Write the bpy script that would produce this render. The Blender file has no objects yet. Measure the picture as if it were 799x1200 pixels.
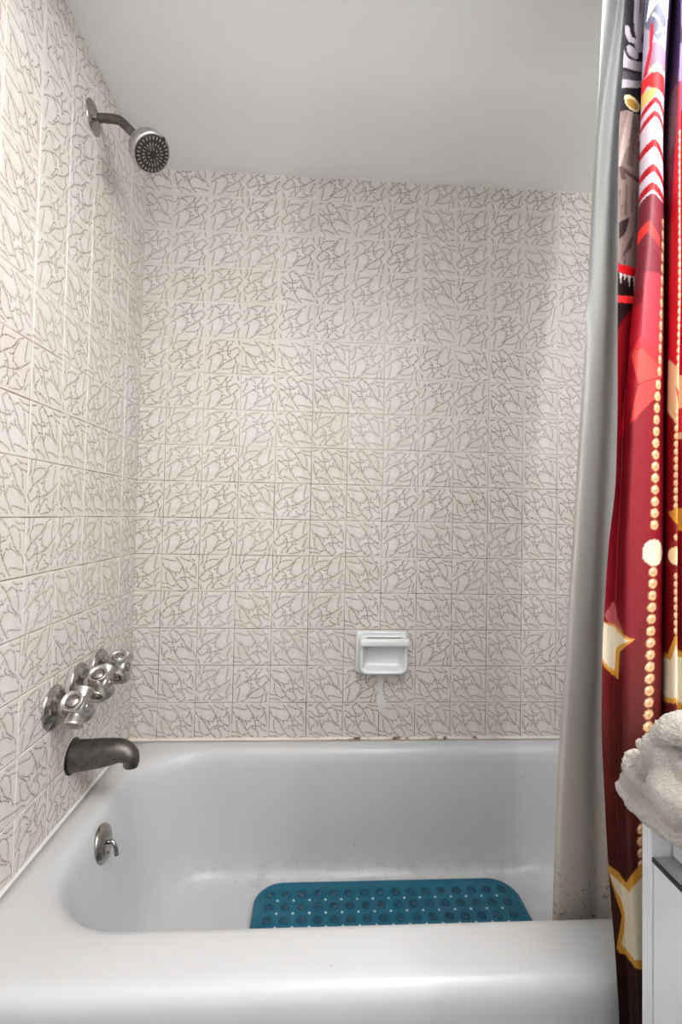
import bpy, bmesh, math, random
import numpy as np
from mathutils import Vector, Matrix, noise

random.seed(7)
scene = bpy.context.scene
COL = scene.collection
PI = math.pi

# ------------------------------------------------------------------ camera
# metres; x from the left wall, y towards the tiled back wall (y = 0), z above the tub rim
F_PX, CX, CY = 571.72, 404.83, 587.53
YAW, PITCH, ROLL = 0.0560, 0.0298, 0.0192
CAM = Vector((0.5332, -1.4658, 0.6611))
fw = Vector((math.sin(YAW) * math.cos(PITCH), math.cos(YAW) * math.cos(PITCH), math.sin(PITCH)))
rt0 = Vector((math.cos(YAW), -math.sin(YAW), 0))
up0 = rt0.cross(fw)
RT = math.cos(ROLL) * rt0 + math.sin(ROLL) * up0
UP = -math.sin(ROLL) * rt0 + math.cos(ROLL) * up0
cam_d = bpy.data.cameras.new('camera')
cam_d.sensor_fit = 'HORIZONTAL'
cam_d.sensor_width = 36.0
cam_d.lens = F_PX * 36.0 / 799.0
cam_d.shift_x = (399.5 - CX) / 799.0
cam_d.shift_y = (CY - 600.0) / 799.0
cam_d.clip_start = 0.02
cam = bpy.data.objects.new('camera', cam_d)
cam.matrix_world = Matrix(((RT.x, UP.x, -fw.x, CAM.x), (RT.y, UP.y, -fw.y, CAM.y), (RT.z, UP.z, -fw.z, CAM.z), (0, 0, 0, 1)))
COL.objects.link(cam)
scene.camera = cam


def at(px, py, axis, val):
    """point where the sight line through a pixel of the photograph meets the plane axis = val"""
    d = RT * ((px - CX) / F_PX) - UP * ((py - CY) / F_PX) + fw
    t = (val - CAM[axis]) / d[axis]
    return CAM + d * t


# ------------------------------------------------------------------ world, lamps, exposure
scene.view_settings.view_transform = 'Standard'
scene.view_settings.look = 'None'
scene.view_settings.exposure = 0.0
scene.view_settings.gamma = 1.0
scene.view_settings.use_curve_mapping = False
world = bpy.data.worlds.new('room_light')
world.use_nodes = True
scene.world = world
world.node_tree.nodes['Background'].inputs[0].default_value = (1.0, 0.975, 0.94, 1)
world.node_tree.nodes['Background'].inputs[1].default_value = 0.5


def bulb(name, loc, watts, r, colr=(1, 0.975, 0.975)):
    l = bpy.data.lights.new(name, 'POINT')
    l.energy = watts
    l.shadow_soft_size = r
    l.color = colr
    o = bpy.data.objects.new(name, l)
    o.location = loc
    COL.objects.link(o)


# the two bulbs of the light over the vanity, on the right wall outside the frame
bulb('vanity_bulb', (1.45, -1.50, 1.48), 20, 0.022)
bulb('vanity_bulb', (1.45, -1.27, 1.48), 4.5, 0.022)

# added overhead fill, no known lamp, lifts the tub and lower tiles
lamp_d = bpy.data.lights.new('overhead_fill', 'AREA')
lamp_d.shape = 'DISK'
lamp_d.size = 0.8
lamp_d.energy = 15.5
lamp_d.color = (1, 0.96, 0.92)
lamp_o = bpy.data.objects.new('overhead_fill', lamp_d)
lamp_o.location = (0.95, -1.46, 1.97)
COL.objects.link(lamp_o)


# ------------------------------------------------------------------ material helpers
def srgb(r, g, b):
    f = lambda c: (c / 255 / 12.92) if c / 255 <= 0.04045 else ((c / 255 + 0.055) / 1.055) ** 2.4
    return (f(r), f(g), f(b), 1.0)


class NT:
    def __init__(self, name):
        self.m = bpy.data.materials.new(name)
        self.m.use_nodes = True
        self.t = self.m.node_tree
        self.b = self.t.nodes['Principled BSDF']

    def n(self, typ, **kw):
        nd = self.t.nodes.new(typ)
        for k, v in kw.items():
            setattr(nd, k, v)
        return nd

    def l(self, a, b):
        self.t.links.new(a, b)

    def val(self, sock, v):
        if hasattr(v, 'is_output'):
            self.l(v, sock)
        else:
            sock.default_value = v

    def math(self, op, a, b=None, c=None, clamp=False):
        nd = self.n('ShaderNodeMath', operation=op, use_clamp=clamp)
        self.val(nd.inputs[0], a)
        if b is not None:
            self.val(nd.inputs[1], b)
        if c is not None:
            self.val(nd.inputs[2], c)
        return nd.outputs[0]

    def vm(self, op, a, b=None):
        nd = self.n('ShaderNodeVectorMath', operation=op)
        self.val(nd.inputs[0], a)
        if b is not None:
            self.val(nd.inputs[3] if op == 'SCALE' else nd.inputs[1], b)
        return nd

    def mapr(self, v, a, b, c, d, smooth=True):
        nd = self.n('ShaderNodeMapRange', interpolation_type='SMOOTHSTEP' if smooth else 'LINEAR')
        self.val(nd.inputs[0], v)
        for i, q in enumerate((a, b, c, d)):
            nd.inputs[i + 1].default_value = q
        return nd.outputs[0]

    def mix(self, f, a, b):
        nd = self.n('ShaderNodeMix', data_type='RGBA')
        self.val(nd.inputs[0], f)
        self.val(nd.inputs[6], a)
        self.val(nd.inputs[7], b)
        return nd.outputs[2]

    def noise(self, vec, scale, detail=2, rough=0.5):
        nd = self.n('ShaderNodeTexNoise')
        if vec is not None:
            self.l(vec, nd.inputs['Vector'])
        nd.inputs['Scale'].default_value = scale
        nd.inputs['Detail'].default_value = detail
        nd.inputs['Roughness'].default_value = rough
        return nd.outputs[0]

    def bump(self, h, strength, dist):
        nd = self.n('ShaderNodeBump')
        nd.inputs['Strength'].default_value = strength
        nd.inputs['Distance'].default_value = dist
        self.l(h, nd.inputs['Height'])
        self.l(nd.outputs[0], self.b.inputs['Normal'])

    def pos(self):
        g = self.n('ShaderNodeNewGeometry')
        return g.outputs['Position']

    def xyz(self, v):
        s = self.n('ShaderNodeSeparateXYZ')
        self.l(v, s.inputs[0])
        return s.outputs

    def set(self, **kw):
        for k, v in kw.items():
            self.val(self.b.inputs[k.replace('_', ' ')], v)
        return self


def plain(name, c, rough=0.5, metal=0.0, nscale=None, namp=0.06, bump=None):
    q = NT(name)
    q.set(Roughness=rough, Metallic=metal)
    if nscale:
        p = q.pos()
        f = q.noise(p, nscale, 3)
        lo = tuple(x * (1 - namp) for x in c[:3]) + (1,)
        hi = tuple(min(1, x * (1 + namp)) for x in c[:3]) + (1,)
        q.l(q.mix(f, lo, hi), q.b.inputs['Base Color'])
        if bump:
            q.bump(q.noise(p, bump[0], 3), bump[1], bump[2])
    else:
        q.b.inputs['Base Color'].default_value = c
    return q.m


def tile_material():
    q = NT('cream_crackle_tile')
    uv = q.n('ShaderNodeUVMap', uv_map='UVMap').outputs[0]
    p = q.pos()
    # hand-drawn crackle print, the same print on every tile (turned from tile to tile)
    lines = [
        [(320, 90), (370, 140), (430, 240), (470, 285), (490, 350), (505, 410), (515, 470), (512, 545), (550, 600), (585, 675), (545, 712), (505, 742)],
        [(85, 138), (200, 158), (330, 182), (352, 148)],
        [(130, 318), (200, 365), (270, 430), (300, 500), (350, 580), (385, 635), (440, 680), (505, 742)],
        [(160, 308), (220, 345), (280, 388), (350, 392), (415, 402)],
        [(340, 568), (400, 530), (430, 488), (470, 498), (512, 478)],
        [(492, 385), (570, 390), (620, 435), (715, 500)],
        [(518, 490), (590, 497), (640, 470), (715, 500)],
        [(415, 100), (455, 120), (560, 165), (640, 180), (690, 225), (712, 280), (732, 455)],
        [(600, 75), (622, 130), (692, 168)],
        [(150, 390), (150, 500), (185, 612), (250, 652), (290, 665)],
        [(80, 598), (180, 612)],
        [(70, 680), (200, 690), (275, 725)],
        [(640, 722), (730, 702)],
        [(300, 388), (345, 425), (338, 470)],
        [(415, 402), (440, 340), (470, 288)],
        [(555, 295), (535, 345), (570, 390)],
        [(430, 488), (460, 540), (512, 545)],
        [(385, 635), (335, 642), (290, 665)],
        [(690, 225), (640, 300), (605, 335)],
        [(85, 225), (130, 318)],
        [(590, 497), (655, 565), (725, 600)],
    ]
    nz = q.n('ShaderNodeTexNoise')
    q.l(uv, nz.inputs['Vector'])
    nz.inputs['Scale'].default_value = 17
    nz.inputs['Detail'].default_value = 2
    off = q.vm('SUBTRACT', nz.outputs[1], (0.5, 0.5, 0.5)).outputs[0]
    off = q.vm('MULTIPLY', off, (0.05, 0.05, 0)).outputs[0]
    P = q.vm('ADD', uv, off).outputs[0]
    dmin = None
    cnt = 0
    for pl in lines:
        pts = [((x - 65) / 703, 1 - (y - 52) / 700) for x, y in pl]
        for (ax, ay), (bx, by) in zip(pts[:-1], pts[1:]):
            ex, ey = bx - ax, by - ay
            L2 = ex * ex + ey * ey
            cnt += 1
            if cnt % 3 == 0:      # chain the segments so that the shader evaluates them one after another
                ma = q.n('ShaderNodeVectorMath', operation='MULTIPLY_ADD')
                q.l(dmin, ma.inputs[0])
                ma.inputs[1].default_value = (1e-7, 1e-7, 0)
                q.l(P, ma.inputs[2])
                P = ma.outputs[0]
            pa = q.vm('SUBTRACT', P, (ax, ay, 0)).outputs[0]
            h = q.math('MULTIPLY', q.vm('DOT_PRODUCT', pa, (ex, ey, 0)).outputs['Value'], 1 / L2, clamp=True)
            bh = q.n('ShaderNodeVectorMath', operation='SCALE')
            bh.inputs[0].default_value = (ex, ey, 0)
            q.l(h, bh.inputs[3])
            d = q.vm('LENGTH', q.vm('SUBTRACT', pa, bh.outputs[0]).outputs[0]).outputs['Value']
            dmin = d if dmin is None else q.math('MINIMUM', dmin, d)
    wob = q.noise(uv, 26, 1)
    wid = q.mapr(wob, 0.32, 0.7, 0.003, 0.0185, False)
    ratio = q.math('DIVIDE', dmin, wid)
    mask = q.mapr(ratio, 0.55, 1.25, 1.0, 0.0)
    halo = q.mapr(dmin, 0.0, 0.06, 0.16, 0.0)
    fade = q.mapr(q.noise(p, 5, 2), 0.3, 0.7, 0.6, 0.95)
    m = q.math('MAXIMUM', q.math('MULTIPLY', mask, fade), halo)
    tone = q.mapr(q.noise(uv, 4.2, 2), 0.38, 0.66, 0, 1)
    base = q.mix(tone, srgb(208, 202, 193), srgb(220, 216, 211))
    big = q.mapr(q.noise(p, 2.2, 2), 0.35, 0.7, 0, 0.7)
    base = q.mix(big, base, srgb(217, 209, 205))
    obj = q.n('ShaderNodeObjectInfo')
    base = q.mix(q.math('MULTIPLY', obj.outputs['Random'], 0.25), base, srgb(204, 194, 180))
    colr = q.mix(m, base, srgb(112, 95, 74))
    q.l(colr, q.b.inputs['Base Color'])
    q.set(Roughness=0.4)
    q.b.inputs['Specular IOR Level'].default_value = 0.4
    q.bump(q.noise(p, 30, 2), 0.12, 0.004)
    return q.m


def grout_material():
    q = NT('aged_grout')
    p = q.pos()
    x, y, z = q.xyz(p)
    low = q.mapr(q.math('ADD', z, q.math('MULTIPLY', q.noise(p, 3.0, 3), 0.9)), 1.15, 1.75, 0.92, 0.05)
    spots = q.mapr(q.noise(p, 16, 3), 0.35, 0.62, 0.35, 1.0)
    f = q.math('MULTIPLY', low, spots)
    c = q.mix(f, srgb(222, 212, 200), srgb(104, 80, 56))
    q.l(c, q.b.inputs['Base Color'])
    q.set(Roughness=0.8)
    return q.m


def caulk_material():
    q = NT('stained_caulk')
    p = q.pos()
    x, y, z = q.xyz(p)
    rng = q.math('MULTIPLY', q.mapr(x, 0.5, 0.66, 0, 1), q.mapr(x, 1.02, 1.12, 1, 0))
    n1 = q.mapr(q.noise(p, 17, 3, 0.6), 0.5, 0.6, 0, 1)
    n2 = q.mapr(q.noise(p, 34, 2), 0.5, 0.66, 0, 1)
    c = q.mix(q.math('MULTIPLY', n1, rng), srgb(214, 204, 192), srgb(168, 134, 92))
    c = q.mix(q.math('MULTIPLY', n2, q.math('MULTIPLY', rng, 0.95)), c, srgb(52, 36, 26))
    q.l(c, q.b.inputs['Base Color'])
    q.set(Roughness=0.5)
    return q.m


def porcelain_material():
    q = NT('white_porcelain')
    p = q.pos()
    x, y, z = q.xyz(p)
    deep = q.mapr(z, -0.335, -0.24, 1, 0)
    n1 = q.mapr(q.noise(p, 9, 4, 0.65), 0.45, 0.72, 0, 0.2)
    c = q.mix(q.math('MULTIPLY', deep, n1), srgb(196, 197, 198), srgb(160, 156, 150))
    # scuffed enamel behind the mat
    sc = q.math('MULTIPLY', q.mapr(y, -0.17, -0.11, 0, 1), q.mapr(y, -0.1, -0.06, 1, 0))
    sc = q.math('MULTIPLY', q.math('MULTIPLY', sc, deep), q.mapr(q.noise(p, 26, 4, 0.7), 0.45, 0.65, 0, 0.3))
    c = q.mix(sc, c, srgb(140, 136, 132))
    chip = q.mapr(q.noise(p, 38, 1), 0.795, 0.81, 0, 0.7)
    c = q.mix(chip, c, srgb(140, 130, 120))
    q.l(c, q.b.inputs['Base Color'])
    q.set(Roughness=0.3)
    return q.m


def liner_material():
    q = NT('white_liner_fabric')
    p = q.pos()
    x, y, z = q.xyz(p)
    n = q.noise(p, 5, 3)
    g = q.math('ADD', z, q.math('MULTIPLY', n, 0.35))
    c = q.mix(q.mapr(g, 0.2, 1.5, 1, 0, False), srgb(200, 203, 202), srgb(182, 174, 164))
    sp = q.mapr(q.noise(p, 130, 2, 0.6), 0.6, 0.68, 0, 1)
    lowm = q.mapr(z, -0.06, 0.16, 0.75, 0)
    c = q.mix(q.math('MULTIPLY', sp, lowm), c, srgb(74, 62, 54))
    q.l(c, q.b.inputs['Base Color'])
    q.set(Roughness=0.55)
    q.bump(q.noise(p, 420, 2), 0.12, 0.001)
    return q.m


def curtain_material():
    q = NT('printed_satin')
    a = q.n('ShaderNodeAttribute', attribute_name='print')
    q.l(a.outputs['Color'], q.b.inputs['Base Color'])
    q.set(Roughness=0.5)
    q.b.inputs['Specular IOR Level'].default_value = 0.25
    q.bump(q.noise(q.pos(), 60, 3), 0.2, 0.003)
    return q.m


def chrome_material(name, c, rough):
    q = NT(name)
    p = q.pos()
    n = q.noise(p, 70, 4, 0.65)
    q.l(q.mix(q.mapr(n, 0.35, 0.7, 0, 1), c, tuple(v * 0.62 for v in c[:3]) + (1,)), q.b.inputs['Base Color'])
    q.set(Metallic=1.0, Roughness=q.mapr(n, 0.3, 0.7, rough, rough + 0.18))
    return q.m


M_TILE = tile_material()
M_GROUT = grout_material()
M_CAULK = caulk_material()
M_TUB = porcelain_material()
M_LINER = liner_material()
M_CURT = curtain_material()
M_PAINT = plain('white_paint', srgb(245, 247, 248), 0.45, 0, 3.0, 0.012, (60, 0.05, 0.003))
M_FLOOR = plain('pale_floor', srgb(128, 125, 120), 0.4, 0, 6, 0.05)
M_CHROME = chrome_material('aged_chrome', srgb(176, 170, 164), 0.16)
M_NICKEL = chrome_material('dull_pewter', srgb(112, 108, 104), 0.34)
M_HANDLE = chrome_material('satin_chrome', srgb(200, 196, 191), 0.3)
M_DARK = plain('dark_nozzle_plate', srgb(46, 42, 40), 0.35, 0.2)
M_NOZ = plain('grey_nozzle', srgb(150, 145, 140), 0.4)
M_BLACK = plain('black_gap', srgb(22, 20, 20), 0.5)
M_CERAMIC = plain('white_ceramic', srgb(226, 228, 229), 0.16)
M_SEAL = plain('white_sealant', srgb(216, 216, 213), 0.45)
M_WOOD = plain('white_lacquer', srgb(226, 228, 232), 0.22)
M_LEDGE = plain('grey_ledge', srgb(168, 170, 170), 0.3)
M_EDGE = plain('dark_edge_strip', srgb(34, 40, 34), 0.3)


def mat_material():
    q = NT('teal_vinyl')
    p = q.pos()
    c = q.mix(q.noise(p, 14, 3), srgb(4, 80, 106), srgb(16, 106, 130))
    q.l(c, q.b.inputs['Base Color'])
    q.set(Roughness=0.28)
    return q.m


M_MAT = mat_material()
M_CUP = plain('deep_teal_vinyl', srgb(3, 70, 92), 0.25)
M_HOLE = plain('pale_hole', srgb(190, 205, 208), 0.4)


def towel_material():
    q = NT('cream_terry')
    p = q.pos()
    c = q.mix(q.noise(p, 60, 4, 0.7), srgb(196, 187, 172), srgb(232, 227, 217))
    q.l(c, q.b.inputs['Base Color'])
    q.set(Roughness=0.95)
    q.b.inputs['Sheen Weight'].default_value = 0.4
    q.bump(q.noise(p, 330, 3, 0.8), 1.0, 0.006)
    return q.m


M_TOWEL = towel_material()


# ------------------------------------------------------------------ object helpers
def link(o, parent=None):
    COL.objects.link(o)
    if parent:
        o.parent = parent
    return o


def obj(name, bm, m, parent=None, smooth=True):
    me = bpy.data.meshes.new(name)
    bmesh.ops.recalc_face_normals(bm, faces=bm.faces[:])
    bm.to_mesh(me)
    bm.free()
    if m:
        me.materials.append(m)
    if smooth:
        me.polygons.foreach_set('use_smooth', [True] * len(me.polygons))
    return link(bpy.data.objects.new(name, me), parent)


def thing(name, label, cat, loc=(0, 0, 0), group=None):
    o = bpy.data.objects.new(name, None)
    o.location = loc
    o.empty_display_size = 0.05
    COL.objects.link(o)
    return tag(o, label, cat, group)


def tag(o, label, cat, group=None):
    o['label'] = label
    o['category'] = cat
    if group:
        o['group'] = group
    return o


def struct(o):
    o['kind'] = 'structure'
    return o


def add_box(bm, lo, hi, bev=0.0, seg=2):
    r = bmesh.ops.create_cube(bm, size=1.0)
    vs = r['verts']
    for v in vs:
        v.co = Vector([lo[i] + (v.co[i] + 0.5) * (hi[i] - lo[i]) for i in range(3)])
    if bev:
        es = list({e for v in vs for e in v.link_edges})
        bmesh.ops.bevel(bm, geom=es, offset=bev, segments=seg, affect='EDGES', profile=0.5)


def frame(d):
    d = Vector(d).normalized()
    a = Vector((0, 0, 1)) if abs(d.z) < 0.9 else Vector((0, 1, 0))
    u = a.cross(d).normalized()
    return u, d.cross(u), d


def add_lathe(bm, origin, axis, prof, n=32, cap0=True, cap1=True):
    """prof: (distance along axis, radius)"""
    u, v, d = frame(axis)
    o = Vector(origin)
    rings = []
    for h, r in prof:
        rings.append([bm.verts.new(o + d * h + (u * math.cos(2 * PI * k / n) + v * math.sin(2 * PI * k / n)) * max(r, 1e-5)) for k in range(n)])
    for a, b in zip(rings[:-1], rings[1:]):
        for k in range(n):
            bm.faces.new((a[k], a[(k + 1) % n], b[(k + 1) % n], b[k]))
    if cap0:
        bm.faces.new(list(reversed(rings[0])))
    if cap1:
        bm.faces.new(rings[-1])


def catmull(pts, n):
    P = [np.array(p, float) for p in pts]
    P = [2 * P[0] - P[1]] + P + [2 * P[-1] - P[-2]]
    out = []
    for i in range(1, len(P) - 2):
        for k in range(n):
            t = k / n
            a, b, c, d = P[i - 1], P[i], P[i + 1], P[i + 2]
            out.append(0.5 * ((2 * b) + (-a + c) * t + (2 * a - 5 * b + 4 * c - d) * t * t + (-a + 3 * b - 3 * c + d) * t ** 3))
    out.append(P[-2])
    return out


def add_tube(bm, pts, rad, n=20):
    """pts list of vectors, rad float or list; closed ends"""
    pts = [Vector(p) for p in pts]
    if not hasattr(rad, '__len__'):
        rad = [rad] * len(pts)
    t = (pts[1] - pts[0]).normalized()
    u, v, _ = frame(t)
    rings = []
    for i, p in enumerate(pts):
        a = pts[max(0, i - 1)]
        b = pts[min(len(pts) - 1, i + 1)]
        t = (b - a).normalized()
        u = (u - t * u.dot(t)).normalized()
        v = t.cross(u)
        rings.append([bm.verts.new(p + (u * math.cos(2 * PI * k / n) + v * math.sin(2 * PI * k / n)) * rad[i]) for k in range(n)])
    for a, b in zip(rings[:-1], rings[1:]):
        for k in range(n):
            bm.faces.new((a[k], a[(k + 1) % n], b[(k + 1) % n], b[k]))
    bm.faces.new(list(reversed(rings[0])))
    bm.faces.new(rings[-1])


# ------------------------------------------------------------------ the room shell
T = 0.108            # tile pitch
GAP = 0.0017
ZC = 1.694           # ceiling over the tub
XR = 1.545           # right wall
ZF = -0.38           # floor
W1 = 0.732           # width of the first column on the back wall, in tiles


def box_struct(name, lo, hi, m):
    bm = bmesh.new()
    add_box(bm, lo, hi)
    return struct(obj(name, bm, m, smooth=False))


wall_back = box_struct('wall_back', (-0.1, -0.0008, ZF), (XR + 0.1, 0.1, ZC), M_GROUT)
wall_left = box_struct('wall_left', (-0.1, -1.05, ZF), (0.0008, -0.0009, ZC), M_GROUT)
wall_right = box_struct('wall_right', (XR, -1.9, ZF), (XR + 0.1, -0.0009, 2.0), M_PAINT)
floor = box_struct('floor', (-0.1, -1.9, ZF - 0.06), (XR + 0.1, 0.1, ZF), M_FLOOR)
ceiling = box_struct('ceiling', (-0.1, -0.84, ZC), (XR + 0.1, 0.1, ZC + 0.06), M_PAINT)
trim_1 = box_struct('trim_1', (-0.0022, -0.84, 1.633), (XR, -0.72, ZC), M_PAINT)
wall_left_front = box_struct('wall_left', (-0.1, -1.9, ZF), (-0.0022, -1.051, 2.0), M_PAINT)
struct_ceiling = box_struct('ceiling', (-0.1, -1.9, 2.0), (XR + 0.1, -0.841, 2.06), M_PAINT)
box_struct('trim_4', (-0.1, -0.84, ZC + 0.0605), (XR + 0.1, -0.78, 2.06), M_PAINT)
box_struct('wall_front', (-0.1, -2.0, ZF), (XR + 0.1, -1.9005, 2.06), M_PAINT)
trim_1['label'] = 'white painted header above the tub opening'

tile_cache = {}


def tile_mesh(w, h, rot, u0=0.0, v0=0.0):
    """a glazed tile in its own x-z plane, face towards -y, lower left corner at the origin"""
    key = (round(w, 4), round(h, 4), rot, round(u0, 3), round(v0, 3))
    if key in tile_cache:
        return tile_cache[key]
    bm = bmesh.new()
    uvl = bm.loops.layers.uv.new('UVMap')
    e = 0.0016
    rings = [(0.0, 0.0021), (0.0, -0.0006), (e * 0.35, -0.0016), (e, -0.002)]
    vs = []
    for ins, y in rings:
        vs.append([bm.verts.new((x, y, z)) for x, z in ((ins, ins), (w - ins, ins), (w - ins, h - ins), (ins, h - ins))])
    for a, b in zip(vs[:-1], vs[1:]):
        for k in range(4):
            bm.faces.new((a[k], a[(k + 1) % 4], b[(k + 1) % 4], b[k]))
    bm.faces.new(vs[-1])
    for f in bm.faces:
        for lp in f.loops:
            u, v = u0 + lp.vert.co.x / (T - GAP), v0 + lp.vert.co.z / (T - GAP)
            for _ in range(rot):
                u, v = 1 - v, u
            lp[uvl].uv = (u, v)
    me = bpy.data.meshes.new('tile')
    bm.normal_update()
    bm.to_mesh(me)
    bm.free()
    me.materials.append(M_TILE)
    tile_cache[key] = me
    return me


def lay(parent, origin, turn, spans):
    """spans: (start, width, u0) along the wall; rows run up from the tub rim"""
    rows = [(r * T, T - GAP, 0.0) for r in range(15)] + [(15 * T, ZC - 15 * T - GAP, 0.0)]
    prev = {}
    for ri, (z0, h, v0) in enumerate(rows):
        left = None
        for ci, (s, w, u0) in enumerate(spans):
            cand = [random.randrange(4)]
            if left is not None and random.random() < 0.35:
                cand = [left]
            if ci in prev and random.random() < 0.4:
                cand = [prev[ci]]
            rot = left = prev[ci] = cand[0]
            o = bpy.data.objects.new('tile', tile_mesh(w, h, rot, u0, v0))
            c = Vector((s + w / 2, 0, z0 + h / 2))
            tilt = Matrix.Rotation(random.gauss(0, 0.0035), 4, 'X') @ Matrix.Rotation(random.gauss(0, 0.0035), 4, 'Z')
            local = Matrix.Translation(c + Vector((0, random.gauss(0, 0.00018), 0))) @ tilt @ Matrix.Translation(Vector((-w / 2, 0, -h / 2)))
            o.matrix_basis = Matrix.Translation(origin) @ turn @ local
            o.parent = parent
            COL.objects.link(o)


spans = [(0.0, W1 * T - GAP, 1 - W1)]
x = W1 * T
while x < XR - 0.005:
    spans.append((x, min(T, XR - x) - GAP, 0.0))
    x += T
lay(wall_back, Vector((0, 0, 0.0)), Matrix.Identity(4), spans)
# left wall: along -y from the corner; its faces look towards +x
lay(wall_left, Vector((0, 0, 0)), Matrix.Rotation(PI / 2, 4, 'Z'), [(-(k + 1) * T * 1.0 - 0.0037, T - GAP, 0.0) for k in range(9)])

# sealant between tiles and tub
bm = bmesh.new()
n = 160
prev = None
for i in range(n + 1):
    xx = 0.002 + (XR - 0.004) * i / n
    hgt = 0.0045 + 0.004 * noise.noise(Vector((xx * 22, 3, 0))) + 0.0015
    cur = [bm.verts.new(c) for c in ((xx, -0.0022, max(hgt, 0.002)), (xx, -0.0045, max(hgt, 0.002) * 0.5), (xx, -0.008, 0.0003))]
    if prev:
        for k in range(2):
            bm.faces.new((prev[k], cur[k], cur[k + 1], prev[k + 1]))
    prev = cur
trim_2 = struct(obj('trim_2', bm, M_CAULK))
trim_2['label'] = 'stained sealant line between back wall tiles and tub'
bm = bmesh.new()
prev = None
for i in range(n + 1):
    yy = -0.004 - 0.75 * i / n
    hgt = 0.0045 + 0.002 * noise.noise(Vector((yy * 18, 9, 0)))
    cur = [bm.verts.new(c) for c in ((0.0022, yy, hgt), (0.0042, yy, hgt * 0.5), (0.0075, yy, 0.0003))]
    if prev:
        for k in range(2):
            bm.faces.new((prev[k], cur[k], cur[k + 1], prev[k + 1]))
    prev = cur
trim_3 = struct(obj('trim_3', bm, M_SEAL))
trim_3['label'] = 'white sealant line between left wall tiles and tub'


# ------------------------------------------------------------------ bathtub
def rrect(x0, x1, y0, y1, r, n=14, side=10):
    """rounded rectangle, counter-clockwise, y0 > y1 not required"""
    ya, yb = min(y0, y1), max(y0, y1)
    pts = []
    cs = [((x1 - r, ya + r), -PI / 2), ((x1 - r, yb - r), 0), ((x0 + r, yb - r), PI / 2), ((x0 + r, ya + r), PI)]
    for i, ((cx, cy), a0) in enumerate(cs):
        arc = [(cx + r * math.cos(a0 + PI / 2 * k / n), cy + r * math.sin(a0 + PI / 2 * k / n)) for k in range(n + 1)]
        pts += arc
        (nx, ny), b0 = cs[(i + 1) % 4]
        q0, q1 = arc[-1], (nx + r * math.cos(b0), ny + r * math.sin(b0))
        pts += [(q0[0] + (q1[0] - q0[0]) * k / side, q0[1] + (q1[1] - q0[1]) * k / side) for k in range(1, side)]
    return pts


XT = XR - 0.001
rings = [  # z, x0, x1, y back, y front, corner radius
    (-0.379, 0.004, XT - 0.002, -0.004, -0.748, 0.004), (-0.10, 0.004, XT - 0.002, -0.004, -0.757, 0.004), (-0.045, 0.004, XT - 0.002, -0.004, -0.762, 0.004),
    (-0.026, 0.004, XT - 0.002, -0.004, -0.763, 0.004), (-0.014, 0.004, XT - 0.002, -0.004, -0.760, 0.004), (-0.006, 0.004, XT - 0.002, -0.004, -0.754, 0.004), (-0.0015, 0.004, XT - 0.002, -0.004, -0.744, 0.004),
    (0.0, 0.004, XT - 0.002, -0.004, -0.730, 0.004), (0.0, 0.030, XT - 0.03, -0.022, -0.690, 0.10), (-0.0003, 0.050, XT - 0.055, -0.038, -0.668, 0.155),
    (-0.003, 0.060, XT - 0.066, -0.046, -0.658, 0.165), (-0.009, 0.068, XT - 0.075, -0.053, -0.650, 0.17), (-0.02, 0.075, XT - 0.085, -0.059, -0.644, 0.172),
    (-0.045, 0.082, XT - 0.105, -0.065, -0.638, 0.172), (-0.12, 0.096, XT - 0.16, -0.073, -0.630, 0.17), (-0.20, 0.112, XT - 0.21, -0.081, -0.622, 0.165), (-0.26, 0.128, XT - 0.25, -0.089, -0.614, 0.16),
    (-0.295, 0.146, XT - 0.28, -0.098, -0.604, 0.15), (-0.315, 0.168, XT - 0.305, -0.110, -0.590, 0.14), (-0.326, 0.198, XT - 0.335, -0.128, -0.570, 0.125), (-0.330, 0.235, XT - 0.37, -0.152, -0.545, 0.11),
    (-0.331, 0.36, XT - 0.5, -0.25, -0.45, 0.06)]
tub = thing('bathtub', 'white alcove bathtub set against the cream tiled walls', 'bathtub', (0.77, -0.38, ZF))
bm = bmesh.new()
rv = []
for z, x0, x1, y0, y1, r in rings:
    rv.append([bm.verts.new((px, py, z)) for px, py in rrect(x0, x1, y0, y1, r)])
for a, b in zip(rv[:-1], rv[1:]):
    k = len(a)
    for i in range(k):
        bm.faces.new((a[i], a[(i + 1) % k], b[(i + 1) % k], b[i]))
bm.faces.new(rv[-1])
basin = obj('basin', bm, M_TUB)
basin.parent = tub
basin.matrix_parent_inverse = Matrix.Translation(-tub.location)


def adopt(o, p):
    """parent keeping world coordinates"""
    o.parent = p
    o.matrix_parent_inverse = Matrix.Translation(-Vector(p.location))
    return o


# overflow plate with its trip lever
ov = Vector((0.0855, -0.363, -0.056))
axis = Vector((1, 0, 0.16)).normalized()
bm = bmesh.new()
add_lathe(bm, ov - axis * 0.004, axis, [(0, 0.038), (0.004, 0.039), (0.008, 0.036), (0.011, 0.026), (0.0115, 0.002)], 36)
plate = adopt(obj('overflow_plate', bm, M_CHROME), tub)
plate['label'] = 'chrome overflow plate on the drain end'
bm = bmesh.new()
add_tube(bm, [ov + axis * 0.006 + Vector((0, 0, 0.002)), ov + axis * 0.02, ov + axis * 0.026 + Vector((0, 0, -0.012)), ov + axis * 0.029 + Vector((0, 0, -0.03))], [0.0045, 0.0045, 0.004, 0.0045], 12)
lever = obj('lever', bm, M_CHROME)
lever.parent = plate
bm = bmesh.new()
for dz in (-0.021,):
    add_lathe(bm, ov + axis * 0.0075 + Vector((0, 0, dz)), axis, [(0, 0.004), (0.0025, 0.004), (0.004, 0.002)], 12)
sc_ = obj('screw', bm, M_DARK)
sc_.parent = plate

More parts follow.
